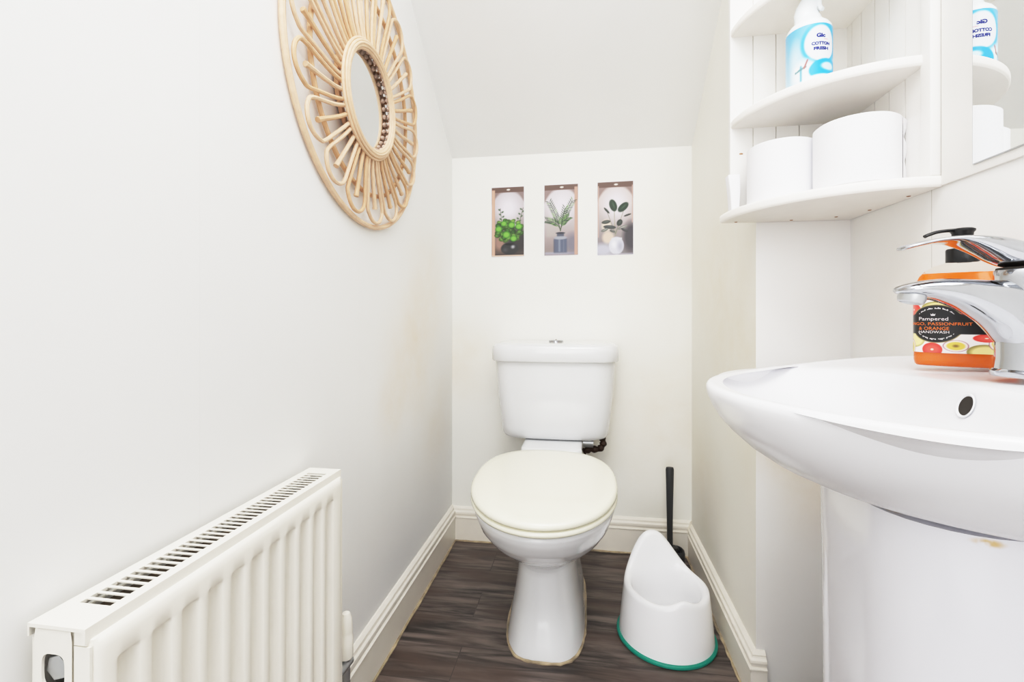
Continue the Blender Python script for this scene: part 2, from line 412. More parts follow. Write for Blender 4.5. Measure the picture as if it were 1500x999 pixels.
# inlet fitting to the right of the pan
ip = MB(); ip.tube([(TX + .10, 1.64, .435), (TX + .135, 1.64, .435)], .016, 14)
ip.build('inlet_nut', M['steel'], t)
ip = MB(); ip.tube(catmull([(TX + .165, 1.645, .452), (TX + .168, 1.645, .432), (TX + .155, 1.645, .414), (TX + .125, 1.65, .41), (TX + .105, 1.66, .40)]), [.011 + .002 * math.sin(k) for k in range(33)], 10)
ip.build('inlet_pipe', M['brass'], t)

# ------------------------------------------------------------------ radiator
RY0, RY1, RX0, RX1, RZ0, RZ1 = .357, .803, -.503, -.441, .14, .59
t = thing('radiator', 'cream panel radiator with vertical flutes and a slotted top grille on the left wall', 'radiator', ((RX0 + RX1) / 2, (RY0 + RY1) / 2, RZ0))
# front panel
ys = []; fl = 11; p0, pitch = .380, .0362
y_edges = [RY0 + .004, RY0 + .0055, RY0 + .008, RY0 + .012, RY0 + .02]
prof = [(y, 0) for y in y_edges]
for k in range(fl):
    a = p0 + k * pitch
    for (dy, d) in ((0, 0), (.0015, .0012), (.0045, .0075), (.0062, .0088), (.0125, .0092), (.0188, .0088), (.0205, .0075), (.0235, .0012), (.025, 0)): prof.append((a + dy, d))
prof += [(RY1 - d, 0) for d in (.012, .008, .0055, .004)]
zs_ = [(RZ0, 0, .006), (RZ0 + .002, 0, .002), (RZ0 + .006, 0, 0), (RZ0 + .03, 0, 0), (RZ0 + .034, .1, 0), (RZ0 + .04, .8, 0), (RZ0 + .046, 1, 0), (.40, 1, 0), (.5445, 1, 0), (.5462, .9, 0), (.5492, .1, 0), (.5506, 0, 0), (.566, 0, 0), (.573, 0, .001), (.5775, 0, .004), (.579, 0, .009), (.577, 0, .013)]
XFp = -.4345; V = []; F = []; n = len(prof)
for (z, e, back) in zs_:
    for i, (y, d) in enumerate(prof):
        eb = {0: .008, 1: .004, 2: .0015, n - 1: .008, n - 2: .004, n - 3: .0015}.get(i, 0)
        V.append((XFp - d * e - max(back, eb), y, z))
for j in range(len(zs_) - 1):
    for i in range(n - 1): F.append((j * n + i, j * n + i + 1, (j + 1) * n + i + 1, (j + 1) * n + i))
MB().add(V, F).build('front_panel', M['rad'], t, True, 40)
b = MB(); b.box(RX0, RX0 + .004, RY0 + .004, RY1 - .004, RZ0, .575); b.build('back_panel', M['rad'], t)
# convector fins
b = MB(); nz = 64; pts = []
for k in range(nz):
    y = RY0 + .02 + (RY1 - RY0 - .04) * k / (nz - 1); pts.append((-.488 + (.022 if k % 2 else 0) , y))
V = [(x, y, z) for z in (.18, .572) for (x, y) in pts]
F = [(i, i + 1, nz + i + 1, nz + i) for i in range(nz - 1)]
b.add(V, F)
for k in range(0, 44): b.box(-.462, -.448, RY0 + .03 + .009 * k, RY0 + .032 + .009 * k, .18, .56)
b.box(-.489, -.4535, RY0 + .02, RY1 - .02, .570, .5765)  # dark sheet standing in for the shade below the slots
b.build('fins_with_shade_sheet', M['fin'], t, False)
# grille
SX0, SX1, SY0, SY1 = -.4885, -.4535, .3905, .7765
b = MB(); th = .0035
b.box(RX0, SX0, RY0, RY1, RZ1 - th, RZ1); b.box(SX1, RX1, RY0, RY1, RZ1 - th, RZ1)
b.box(SX0, SX1, RY0, SY0, RZ1 - th, RZ1); b.box(SX0, SX1, SY1, RY1, RZ1 - th, RZ1)
ns = 38; pt = (SY1 - SY0 + .0036) / ns
for k in range(1, ns):
    y = SY0 + k * pt - .0036; b.box(SX0, SX1, y, y + .0033, RZ1 - .0014, RZ1 - .0002)
b.box(RX1 - .003, RX1, RY0, RY1, RZ1 - .014, RZ1 - th); b.box(RX0, RX0 + .002, RY0, RY1, RZ1 - .012, RZ1 - th)
b.build('top_grille', M['rad'], t, True, 30, merge=True)
# side panels with square opening (near end) and blanking nut
def side(y, open_):
    b = MB(); yb = y + .0025
    zc, xc = .548, -.4765
    if open_:
        hole = []; outer = []; N_ = 40
        for k in range(N_):
            a = 2 * PI * k / N_; hx, hz = sup(a, .0125, .0155, 3.6)
            hole.append((xc + hx, zc + hz))
            c, s_ = math.cos(a), math.sin(a); q = max(abs(c) / .0205, (s_ / .0375) if s_ > 0 else (-s_ / .0305))
            outer.append((xc + c / q, zc + s_ / q))
        for yy in (y, yb):
            b.loft([[(x, yy, z) for x, z in hole], [(x, yy, z) for x, z in outer]], False, False)
        b.loft([[(x, yy, z) for x, z in hole] for yy in (y, yb)], False, False)
        b.box(xc - .0205, xc + .0205, y, yb, RZ0, zc - .0305)
        x1 = xc + .0205
    else:
        b.box(-.499, -.456, y, yb, RZ0, .5855); x1 = -.456
    b.box(x1 + .0008, XFp - .004, y + .001, yb + .001, RZ0, .5725)
    b.box(x1 + .001, RX1 - .0005, y + .001, yb + .001, .5735, .586)
    return b.build('side_panel', M['rad'], t, True, 30)
side(RY0 + .001, True); side(RY1 - .0035, False)
MB().box(-.4965, -.4565, RY0 + .02, RY0 + .021, .525, .572).build('opening_shade_sheet', M['dark'], t)  # dark sheet behind the square opening, in place of the shade inside
b = MB(); hexp = []
for (yy, r) in ((RY0 + .016, .0125), (RY0 + .008, .0125), (RY0 + .0052, .0113), (RY0 + .0045, .009)):
    hexp.append([(-.478 + r * math.cos(PI / 3 * k + .3), yy, .548 + r * 1.05 * math.sin(PI / 3 * k + .3)) for k in range(6)])
b.loft(hexp).build('blanking_plug', M['steel'], t, True, 30)
# lockshield valve beyond the far end
b = MB(); b.lathe([(.0125, .218), (.0135, .222), (.0135, .258), (.012, .262), (.0125, .268), (.011, .292), (.007, .302), (.003, .304)], -.452, .842, 24)
vv = b.build('valve_cap', M['rad'], t)
b = MB(); b.tube([(-.455, .795, .205), (-.452, .855, .205)], .010, 12); b.tube([(-.452, .842, .001), (-.452, .842, .22)], .0078, 12); b.build('valve_tail', M['steel'], t)
# wall brackets tie it to the wall
for yb in (.45, .68): MB().box(-.5145, RX0 + .001, yb, yb + .03, .2, .5).build('wall_bracket', M['rad'], t)

# ------------------------------------------------------------------ rattan mirror
MY, MZ = 1.045, 1.40
t = thing('rattan_mirror', 'round natural rattan sunburst mirror with looped petals on the left wall', 'mirror', (-.514, MY, MZ))
def circ(cy, cz, x, r, n=90): return [(x, cy + r * math.cos(2 * PI * k / n), cz + r * math.sin(2 * PI * k / n)) for k in range(n)]
IY, IZ = 1.032, 1.378     # the petals' hub, standing forward of the wall
MB().tube(circ(MY, MZ, -.507, .3165), .006, 8, closed=True).build('outer_hoop', M['rattan2'], t)
MB().tube(circ(MY - .003, MZ - .006, -.505, .236), .0052, 8, closed=True).build('middle_hoop', M['rattan'], t)
# ring: several strands of cane laid side by side
b = MB()
for (r, x) in ((.1265, -.483), (.1215, -.4785), (.1165, -.4765), (.1115, -.478), (.1075, -.4815)): b.tube(circ(IY - .018, IZ - .018, x, r), .0036, 8, closed=True)
b.build('front_ring', M['rattan2'], t)
MB().tube(circ(IY - .008, IZ - .010, -.505, .122), .006, 8, closed=True).build('back_ring', M['rattan'], t)
MB().lathe([(.118, 0), (.118, .003)], 0, 0, 64)
b = MB(); b.loft([circ(IY - .014, IZ - .015, x, .116, 72) for x in (-.4965, -.4945)]); b.build('mirror_glass', M['mirror'], t, False)
b = MB(); b.loft([circ(IY - .014, IZ - .015, x, .113, 72) for x in (-.5125, -.4967)]); b.build('backing_disc', M['bead'], t, False)
nb = 36
for k in range(nb):
    a = 2 * PI * (k + .5) / nb
    bb = MB()
    bb.sphere((-.4878, IY - .015 + .1105 * math.cos(a), IZ - .016 + .1105 * math.sin(a)), .0064, 0, 10, 8)
    bb.build('bead', M['bead'], t)
for k in range(18):
    a0 = math.radians(-15 - 20 * k)
    def P(r, da, x):
        w = smooth((r - .12) / .2)
        cy = IY - .012 + (MY - IY + .012) * w; cz = IZ - .014 + (MZ - IZ + .014) * w
        return (x, cy - r * math.cos(a0 + da), cz + r * math.sin(a0 + da))
    path = []
    hw = math.radians(8.7)
    for r in (.122, .15, .18, .21, .235, .256): path.append(P(r, hw * (.86 + .1 * (r - .12) / .13), -.4875 - .012 * (r - .12) / .19))
    rc, rad = .262, .262 * math.sin(hw) * 1.02
    for j in range(1, 12):
        th = PI * j / 12
        rr_ = rc + 1.12 * rad * math.sin(th); off = rad * math.cos(th)
        path.append(P(math.hypot(rr_, off), math.atan2(off, rr_), -.4975))
    for r in (.256, .235, .21, .18, .15, .122): path.append(P(r, -hw * (.86 + .1 * (r - .12) / .13), -.4875 - .012 * (r - .12) / .19))
    MB().tube(catmull(path, 3), .0042, 8).build('petal', M['rattan2'] if k % 3 else M['rattan'], t)
    sp = [P(r, 0, -.4875 - .010 * (r - .12) / .15) for r in (.122, .16, .20, .24, .262, .2655, .27)]
    MB().tube(sp, [.0046, .0046, .0046, .0048, .0052, .0062, .0056], 8).build('spoke', M['rattan'] if k % 2 else M['rattan2'], t)

# ------------------------------------------------------------------ niche stickers on the back wall
def sticker(kind, x0, x1, z0_, z1_, name, label, skew):
    W_, H_ = 1.0, 2.1; nu, nv = 84, 176
    p = Paint(nu, nv, W_, H_, (166, 156, 158))
    g = (p.Y / H_)
    base = {0: ((96, 84, 78), (186, 178, 184)), 1: ((140, 128, 126), (200, 192, 198)), 2: ((122, 116, 120), (200, 186, 184))}[kind]
    lo, hi = np.array(base[0], float), np.array(base[1], float)
    k = np.clip((g - .1) / .6, 0, 1)[..., None]; p.img = lo * (1 - k) + hi * k
    p.ell(.52, 1.45, .50, .62, (226, 219, 230), soft=.75)
    if kind == 0: p.rect(.0, 1, 0, .10, (60, 52, 50), soft=.05); p.ell(.8, .45, .42, .5, (58, 54, 54), soft=.5); p.ell(.25, .42, .2, .3, (150, 120, 112), soft=.6)
    if kind == 1: p.rect(0, .5, .5, 1.1, (176, 168, 164), .5, .1); p.rect(0, 1, 0, .12, (150, 148, 160), soft=.04); p.ell(.85, .35, .3, .4, (120, 116, 128), soft=.6)
    if kind == 2: p.ell(.25, .85, .16, .22, (216, 200, 182), soft=.4); p.ell(.3, .5, .2, .22, (212, 190, 172), soft=.4); p.ell(.95, .5, .3, .55, (74, 70, 76), soft=.5); p.ell(.15, .15, .45, .25, (182, 182, 198), soft=.6)
    # wooden lining: ceiling and jambs
    m = np.clip((p.Y - (2.1 - .19 + .10 * np.abs(p.X - .52) * 0 - .13 * (np.abs(p.X - .5) > .40))) / .04, 0, 1)
    arch = 1.93 - .42 * np.clip(np.abs(p.X - .52) / .52, 0, 1) ** 2.6
    p.blend(np.clip((p.Y - arch) / .1, 0, 1) * .75, (120, 100, 96))
    p.rect(0, 1, 2.1 - .17, 2.1, (104, 84, 76), soft=.02)
    p.ell(.52, 2.02, .07, .03, (250, 244, 236), soft=.5)
    if kind == 0: p.rect(0, .115, 0, 2.03, (196, 158, 140), soft=.02); p.rect(.03, .07, .0, 2.0, (214, 178, 160), .6, .02); p.rect(0, 1, 0, .05, (206, 182, 166), soft=.01)
    if kind == 1: p.rect(.885, 1, 0, 2.03, (186, 150, 136), soft=.02)
    if kind == 2: p.rect(0, .045, .5, 2.0, (190, 160, 150), soft=.02); p.rect(.955, 1, .9, 2.0, (186, 156, 146), soft=.02)
    rnd = random.Random(kind + 3)
    if kind == 0:
        for (x, y, dx, s_) in ((.34, 1.0, -.02, 1), (.80, 1.0, .05, 1)):
            for q in range(7): p.ell(x + dx * q * .5 + (.05 if q % 2 else -.04), y + q * .07, .055, .035, (88, 104, 86), 35 if q % 2 else -35, .5)
            p.line(x, y - .2, x + dx * 3.5, y + .46, .012, (96, 100, 88))
        for q in range(70):
            a = rnd.uniform(0, 2 * PI); r = rnd.random() ** .5
            x, y = .52 + .42 * r * math.cos(a), .80 + .34 * r * math.sin(a)
            if x < .12: continue
            gr = rnd.random(); c = (62 + 62 * gr, 104 + 58 * gr, 44 + 34 * gr)
            p.ell(x, y, .085 + .03 * rnd.random(), .06 + .03 * rnd.random(), [k_ * .62 for k_ in c], rnd.uniform(-40, 40), .35); p.ell(x, y + .008, .07, .05, c, rnd.uniform(-40, 40), .5)
        for (x, y, r) in ((.46, .66, .115), (.68, .54, .10), (.22, .84, .1), (.62, .95, .1), (.38, 1.0, .09), (.84, .9, .1)):
            p.ell(x, y, r * 1.12, r, (70, 128, 40), 0, .2); p.ell(x, y, r, r * .86, (118, 174, 74), 0, .45)
        p.ell(.56, .24, .29, .20, (52, 52, 54), 0, .15); p.ell(.56, .37, .17, .04, (30, 30, 32), 0, .3); p.ell(.66, .29, .09, .08, (170, 172, 178), 15, .9); p.ell(.42, .2, .12, .1, (76, 76, 80), 0, .9)
    if kind == 1:
        for (x1_, y1_, n_) in ((.16, 1.58, 13), (.84, 1.60, 13), (.08, 1.05, 9), (.72, 1.12, 9), (.62, 1.4, 6)):
            x0_, y0_ = .48, .72; bx, by = .44 if x1_ < .5 else .52, max(.98, y1_ - .55)
            prev = (x0_, y0_)
            for q in range(1, n_ + 8):
                tt = q / (n_ + 7); x = (1 - tt) ** 2 * x0_ + 2 * tt * (1 - tt) * bx + tt * tt * x1_; y = (1 - tt) ** 2 * y0_ + 2 * tt * (1 - tt) * by + tt * tt * y1_
                p.line(prev[0], prev[1], x, y, .014, (74, 88, 70)); 
                if tt > .3:
                    ang = math.degrees(math.atan2(y - prev[1], x - prev[0]))
                    for sgn in (-1, 1):
                        aa = math.radians(ang + sgn * 48); l = .075
                        gc = (104, 136, 88) if rnd.random() < .3 else (66, 82, 66)
                        p.ell(x + l * math.cos(aa), y + l * math.sin(aa), l, .017, gc, math.degrees(aa), .5)
                prev = (x, y)
        p.rect(.26, .70, .05, .52, (92, 98, 116), soft=.05); p.ell(.48, .52, .22, .06, (150, 154, 166), 0, .3); p.rect(.36, .60, .55, .66, (86, 90, 104), soft=.03); p.ell(.48, .66, .16, .035, (60, 62, 72), 0, .3)
        p.rect(.40, .50, .08, .5, (140, 148, 164), .7, .05); p.rect(.26, .33, .06, .5, (62, 66, 80), .6, .05); p.rect(.55, .6, .08, .48, (124, 130, 146), .5, .03)
    if kind == 2:
        p.line(.50, .55, .46, 1.5, .014, (150, 146, 128)); p.line(.5, .55, .76, 1.35, .012, (140, 138, 122)); p.line(.5, .6, .25, 1.3, .012, (130, 130, 118)); p.line(.5, .6, .62, .95, .012, (120, 120, 110))
        for (x, y, a, b_, r, c) in ((.44, 1.42, .20, .115, 108, (44, 62, 46)), (.72, 1.36, .20, .11, 42, (42, 60, 46)), (.26, 1.28, .13, .035, -48, (58, 64, 58)), (.84, 1.13, .12, .03, 18, (58, 62, 58)),
                                    (.24, .95, .14, .06, 8, (70, 74, 70)), (.34, .80, .2, .06, -6, (64, 68, 68)), (.62, .92, .11, .085, 60, (52, 58, 54)), (.2, .72, .12, .05, 20, (110, 112, 108)), (.7, .78, .16, .05, 20, (120, 120, 116)), (.76, .7, .12, .04, -25, (66, 66, 68)), (.42, .68, .09, .04, -20, (90, 92, 90))):
            p.ell(x, y, a, b_, c, r, .2); p.ell(x + .01, y + .01, a * .75, b_ * .3, [k_ * 1.45 for k_ in c], r, .8)
        p.ell(.53, .26, .22, .27, (206, 206, 220), 0, .12); p.rect(.38, .70, .42, .50, (214, 214, 226), soft=.03); p.ell(.64, .24, .12, .22, (168, 168, 186), 0, .8); p.ell(.46, .3, .1, .16, (232, 232, 242), 0, .8)
        p.rect(.0, 1, 0, .05, (178, 176, 192), .7, .02)
    cx, cz = (x0 + x1) / 2, (z0_ + z1_) / 2
    tt_ = thing(name, label, 'wall sticker', (cx, YB, cz), 'plant niche stickers on the back wall')
    y = YB - .0016
    grid_print('printed_face', nu, nv, lambda u, v: (x0 + (x1 - x0) * u, y, z0_ + (z1_ - z0_) * v + skew * (u - .5)), p.img, M['print'], tt_)
    b = MB(); w = .0022; e = .0002
    def sk(x): return skew * ((x - x0) / (x1 - x0) - .5)
    o_ = [(x0 - w, z0_ - w), (x1 + w, z0_ - w), (x1 + w, z1_ + w), (x0 - w, z1_ + w)]
    b.loft([[(x, yy, z + sk(x)) for x, z in o_] for yy in (YB - .0002, YB - .0014)])
    b.build('backing_sheet', M['paper'], tt_, False)
sticker(0, -.357, -.231, 1.099, 1.366, 'wall_sticker', 'wall sticker of a niche with bright green round leaves in a black bowl', .001)
sticker(1, -.153, -.026, 1.100, 1.3675, 'wall_sticker', 'wall sticker of a niche with a feathery palm in a grey-blue jar', .001)
sticker(2, .046, .176, 1.098, 1.3695, 'wall_sticker', 'wall sticker of a niche with broad dark leaves in a white vase', .0012)

# ------------------------------------------------------------------ potty
PX, PY = .2175, 1.335
t = thing('potty', "white plastic child's potty with a teal base rim, on the floor right of the toilet", 'potty', (PX, PY, 0))
ROT = math.radians(15); NP = 96
def pp(a, rx, ry, z, oy=0):   # a=0 at the front, going round
    x, y = rx * math.sin(a), -ry * math.cos(a) + oy
    return (PX + x * math.cos(ROT) - y * math.sin(ROT), PY + x * math.sin(ROT) + y * math.cos(ROT), z)
def rimz(a):
    d = abs(((a + PI) % (2 * PI)) - PI)  # 0 front .. pi back
    back = math.exp(-(abs(PI - d) / .74) ** 2.3)
    frnt = math.exp(-(d / .30) ** 2)
    return .137 + .105 * back + .016 * frnt + .004 * math.exp(-((d - 1.5) / .5) ** 2)
A = [2 * PI * k / NP for k in range(NP)]
BX, BY_ = .124, .127
def rim_rx(a):
    d = abs(((a + PI) % (2 * PI)) - PI); back = math.exp(-((PI - d) / .62) ** 2)
    return .104, .104 - .004 * back
rings = []
for f in (0, .15, .35, .55, .75, .9, .96):
    r = []
    for a in A:
        z1 = rimz(a); rx, ry = rim_rx(a); k = f ** 1.15
        r.append(pp(a, BX + (rx + .006 - BX) * k, BY_ + (ry + .006 - BY_) * k, .004 + (z1 - .004) * f))
    rings.append(r)
for (din, dz) in ((.0, -.002), (-.004, .0), (-.009, -.001), (-.014, -.005), (-.018, -.012)):
    rings.append([pp(a, rim_rx(a)[0] + .004 + din, rim_rx(a)[1] + .004 + din, rimz(a) + dz) for a in A])
for (g, s_) in ((.25, .80), (.5, .74), (.75, .68), (.92, .58), (1.0, .42)):
    rings.append([pp(a, rim_rx(a)[0] * s_, rim_rx(a)[1] * s_, (rimz(a) - .014) * (1 - g) + .035 * g) for a in A])
MB().loft(rings, False, True).build('body', M['potty'], t, True, 80)
b = MB(); b.loft([[pp(a, BX + o, BY_ + o, z) for a in A] for (o, z) in ((-.004, .0005), (.004, .0005), (.0062, .003), (.0062, .0075), (.004, .0098), (-.002, .010))], True, False)
b.build('base_rim', M['teal'], t)

# ------------------------------------------------------------------ toilet brush
t = thing('toilet_brush', 'dark charcoal toilet brush standing in its pot behind the white potty', 'toilet brush', (.298, 1.69, 0))
b = MB(); b.lathe([(.032, .0005), (.035, .003), (.036, .055), (.034, .064), (.030, .068), (.028, .066), (.028, .05), (.027, .02)], .303, 1.69, 36)
b.build('pot', M['blackh'], t)
hp = [(.291, 1.69, .05), (.289, 1.688, .11), (.288, 1.684, .20), (.2875, 1.680, .29), (.287, 1.678, .345), (.287, 1.678, .352)]
b = MB(); b.tube(hp, [(.009, .007), (.0095, .0075), (.0105, .008), (.0125, .0085), (.0135, .0085), (.0115, .007)], 16, up=(1, 0, 0)); b.build('handle', M['blackh'], t, True, 60)
b = MB(); b.lathe([(.020, .012), (.024, .03), (.024, .058), (.014, .075)], .302, 1.69, 20); b.build('brush_head', M['black'], t)

# ------------------------------------------------------------------ corner shelf
CX, CY = .5765, 1.1385
t = thing('corner_shelf', 'white wooden corner shelf unit with three curved shelves and grooved back boards', 'shelf', (CX, CY, 1.08))
pth = .012
def boards(side_, x0, x1, z0_, z1_, joints):
    b = MB(); edges = [x0] + joints + [x1]
    for i in range(len(edges) - 1):
        a, c = edges[i] + (.0011 if i else 0), edges[i + 1] - (.0011 if i < len(edges) - 2 else 0)
        if side_ == 'L': b.box(a, c, CY - pth, CY, z0_, z1_)
        else: b.box(CX - pth, CX, a, c, z0_, z1_)
    if side_ == 'L': b.box(x0 + .001, x1 - .001, CY - pth + .004, CY - .001, z0_ + .001, z1_ - .001)
    else: b.box(CX - pth + .004, CX - .001, x0 + .001, x1 - .001, z0_ + .001, z1_ - .001)
    return b.build('back_board', M['shelfp'], t, False)
boards('L', .324, CX - pth, 1.10, 1.86, [.372, .42, .468, .516])
boards('R', .893, CY, 1.10, 1.86, [.938, .983, 1.028, 1.073, 1.108])
b = MB(); b.box(CX - .017, CX, .868, .893, 1.10, 1.86); b.build('stile', M['shelfp'], t, bevel=.002)
def qshelf(z0_, z1_, R_, name='shelf'):
    b = MB(); n = 40; out = []
    pts = [(CX - pth, CY - pth)]
    arc = [(CX - R_ * math.cos(PI / 2 * k / n) , CY - R_ * math.sin(PI / 2 * k / n)) for k in range(n + 1)]
    def ring(o, z): return [(CX - (R_ - o) * math.cos(PI / 2 * k / n), CY - .0005 - (R_ - o) * math.sin(PI / 2 * k / n), z) for k in range(n + 1)] + [(CX - .0005, CY - .0005, z)]
    b.loft([ring(.003, z0_), ring(.0005, z0_ + .0025), ring(0, z0_ + .005), ring(0, z1_ - .005), ring(.0008, z1_ - .002), ring(.003, z1_)])
    return b.build(name, M['shelfe'], t, True, 35)
qshelf(1.082, 1.100, .272); qshelf(1.292, 1.310, .252); qshelf(1.498, 1.516, .252)
for (x, y, z) in ((.336, 1.126, 1.0818), (.45, 1.122, 1.0818), (.53, 1.10, 1.0818), (.562, 1.04, 1.0818), (.565, .93, 1.0818)):
    MB().sphere((x, y, z), .0035, 0, 10, 6, (1, 1, .3)).build('screw', M['screw'], t)
MB().sphere((.347, CY - pth, 1.235), .0035, 0, 10, 6, (1.3, .3, .6)).build('screw', M['screw'], t)
MB().sphere((.5655, .892, 1.302), .002, 0, 8, 6).build('screw', M['screw'], t)

# toilet rolls
def roll(x, y, r, h, label, flap=False):
    z = 1.1003
    tt_ = thing('toilet_roll', label, 'toilet roll', (x, y, z), 'toilet rolls on the bottom corner shelf')
    b = MB(); b.lathe([(.02, z + .002), (r - .004, z), (r, z + .003), (r, z + h - .003), (r - .004, z + h), (.02, z + h - .002), (.02, z + .01)], x, y, 64, False, False)
    b.build('paper', M['paper'], tt_, True, 50)
    b = MB(); b.lathe([(.0199, z + .003), (.0199, z + h - .003), (.0185, z + h - .003), (.0185, z + .003)], x, y, 32, False, False); b.build('core', M['core'], tt_)
    if flap:
        V = []; F = []; n = 14
        dirx = math.radians(flap)
        for i in range(n):
            a = dirx - i * .035; rr_ = r + .0008 + .0085 * (1 - i / (n - 1)) ** 2
            for j in range(9):
                zz = z + .004 + (h - .008) * j / 8
                w = (.004 * math.sin(j * 1.9) + .003 * math.sin(j * 4.1)) * (1 - i / (n - 1))
                V.append((x + rr_ * math.cos(a) + w, y + rr_ * math.sin(a), zz))
        for i in range(n - 1):
            for j in range(8): F.append((i * 9 + j, (i + 1) * 9 + j, (i + 1) * 9 + j + 1, i * 9 + j + 1))
        MB().add(V, F).build('loose_sheet', M['paper'], tt_, True, 80)
    return tt_
roll(.404, 1.0555, .0645, .121, 'left-hand white toilet roll on the bottom corner shelf, beside the thin folded tissue')
roll(.494, .957, .067, .121, 'right-hand white toilet roll on the bottom corner shelf, with a loose ragged edge', -12)
# folded tissue at the left end
b = MB(); V = []
for (z, x0, x1, y0, y1) in ((1.1003, .319, .335, 1.098, 1.124), (1.14, .3165, .337, 1.098, 1.124), (1.182, .312, .337, 1.099, 1.124)):
    V.append([(x0, y0, z), (x1, y0, z), (x1, y1, z), (x0, y1, z)])
b.loft(V)
tag(b.build('folded_tissue', M['paper'], None, True, 30, bevel=.002), 'thin white folded tissue standing at the left tip of the bottom corner shelf', 'tissue')

# ------------------------------------------------------------------ air freshener can
AX, AY, AZ, AR = .4335, 1.002, 1.3104, .0395
t = thing('air_freshener', 'white and blue air freshener spray bottle reading cotton fresh, on the middle corner shelf', 'air freshener', (AX, AY, AZ))
hC = .112
b = MB(); b.lathe([(AR - .004, AZ), (AR - .001, AZ + .003), (AR - .001, AZ + hC), (AR - .001, AZ + hC + .004), (AR - .006, AZ + hC + .012), (AR - .014, AZ + hC + .019), (AR - .0175, AZ + hC + .024), (AR - .019, AZ + hC + .03)], AX, AY, 56)
b.build('can', M['canw'], t)
# trigger head: swoosh that leans over the front
view = math.atan2(-AY, -AX)                       # towards the camera
front = view + math.radians(27)                   # lettering faces a little to the right of the camera
right = Vector((math.cos(view + PI / 2), math.sin(view + PI / 2), 0))
fd = (Vector((math.cos(view), math.sin(view), 0)) * .35 + right * .94).normalized()
base = Vector((AX, AY, AZ + hC))
cl = [(-.002, .018, .0225, .0225), (-.003, .030, .0215, .0212), (-.0045, .040, .0215, .0200), (-.003, .050, .0205, .018), (.0005, .059, .0185, .0155), (.005, .067, .0155, .0125), (.0105, .0735, .0115, .009), (.0160, .0775, .0065, .006), (.0185, .0785, .003, .003)]
rings = []; sd = Vector((0, 0, 1)).cross(fd)
for (o, z, ra, rb) in cl:
    lean = min(1, max(0, (z - .035) / .04))
    ax1 = (fd * (1 - .45 * lean) + Vector((0, 0, -1)) * (.55 * lean)).normalized()
    rings.append([tuple(base + fd * o + Vector((0, 0, z)) + ax1 * (ra * math.cos(2 * PI * k / 28)) + sd * (rb * math.sin(2 * PI * k / 28))) for k in range(28)])
b = MB(); b.loft(rings)
b.build('trigger_head', M['canw'], t, True, 70)
tr = [base + fd * o + Vector((0, 0, z)) for (o, z) in ((.0165, .066), (.0175, .056), (.0185, .047), (.0215, .040), (.0245, .0375))]
b = MB(); b.tube(catmull(tr, 4), [(.0052 - .0001 * i, .0065 - .0001 * i) for i in range(17)], 12, up=tuple(fd)); b.build('trigger', M['canw'], t, True, 70)
b = MB(); b.sphere(tuple(base + fd * .0165 + Vector((0, 0, .0415)) + sd * 0), .0055, 0, 12, 8); b.build('nozzle', M['steel'], t)
# printed sleeve
nu, nv = 150, 70; span = 250.0
p = Paint(nu, nv, span, 112, (150, 208, 242))
k = np.clip(p.Y / 112, 0, 1)[..., None]; p.img = np.array((190, 220, 240.)) * (1 - k) + np.array((104, 176, 228.)) * k
c0 = 125.0
def E_(cx, cy, a, b_, col, rot=0, soft=.1, k=1.0): p.ell(c0 + cx, cy, a, b_, col, rot, soft, k)
E_(-62, 40, 26, 60, (196, 228, 248), 0, .8); E_(6, 74, 56, 44, (64, 164, 228), 0, .12); E_(4, 74, 44, 36, (206, 236, 252), 0, .12); E_(5, 73, 42, 34, (226, 231, 242), 0, .06)
E_(-40, 20, 40, 32, (236, 246, 252), 0, .5)
E_(22, 22, 52, 24, (34, 154, 228), 0, .1); E_(24, 30, 26, 9, (196, 232, 250), 0, .4); E_(16, 0, 70, 16, (238, 248, 253), 0, .2)
p.line(c0 - 46, 8, c0 - 46, 34, 4, (110, 170, 200)); p.line(c0 - 60, 26, c0 - 34, 32, 3, (96, 132, 140)); p.line(c0 - 38, 30, c0 - 30, 44, 3, (150, 96, 92)); E_(-58, 32, 6, 5, (246, 248, 250), 0, .4)
def canpos(phi, z, off=0.0):
    a = front + math.radians(phi) ; r = AR + off
    return (AX + r * math.cos(a), AY + r * math.sin(a), AZ + z)
grid_print('sleeve', nu, nv, lambda u, v: canpos((u - .5) * span, .001 + .110 * v), p.img, M['printg'], t)
b = MB()
def can_text(s_, w, h, z, ph, mi):
    v, f = text_fit(s_, w, h, .0006)
    b.add([canpos(ph + math.degrees(x / AR), z + y, .0003) for x, y in v], f, mi)
can_text('Gic', .0165, .0082, .0875, 3, 0); can_text('COTTON', .034, .0066, .0725, 4, 0); can_text('FRESH', .027, .0064, .0630, 4, 0)
b.add([canpos(x, z, .0003) for x, z in ((10, .0800), (22, .0800), (23, .0812), (11, .0808))], [(0, 1, 2, 3)], 1)
b.build('lettering', [M['ink_navy'], M['ink_red']], t, False)

# ------------------------------------------------------------------ wall mirror in its white board
t = thing('wall_mirror', 'rectangular wall mirror on a white board, reflecting the shelf, right of the corner shelf', 'mirror', (.577, .5, 1.4))
b = MB(); b.box(.5735, .5778, .05, .866, 1.0825, 1.95); b.build('backing_board', M['shelfp'], t, bevel=.0012)
b = MB(); b.box(.5712, .5734, .08, .8, 1.0955, 1.9); b.build('mirror_edge', M['steel'], t)
b = MB(); b.box(.5706, .5711, .0815, .7985, 1.097, 1.8985); b.build('mirror_pane', M['mirror'], t, False)

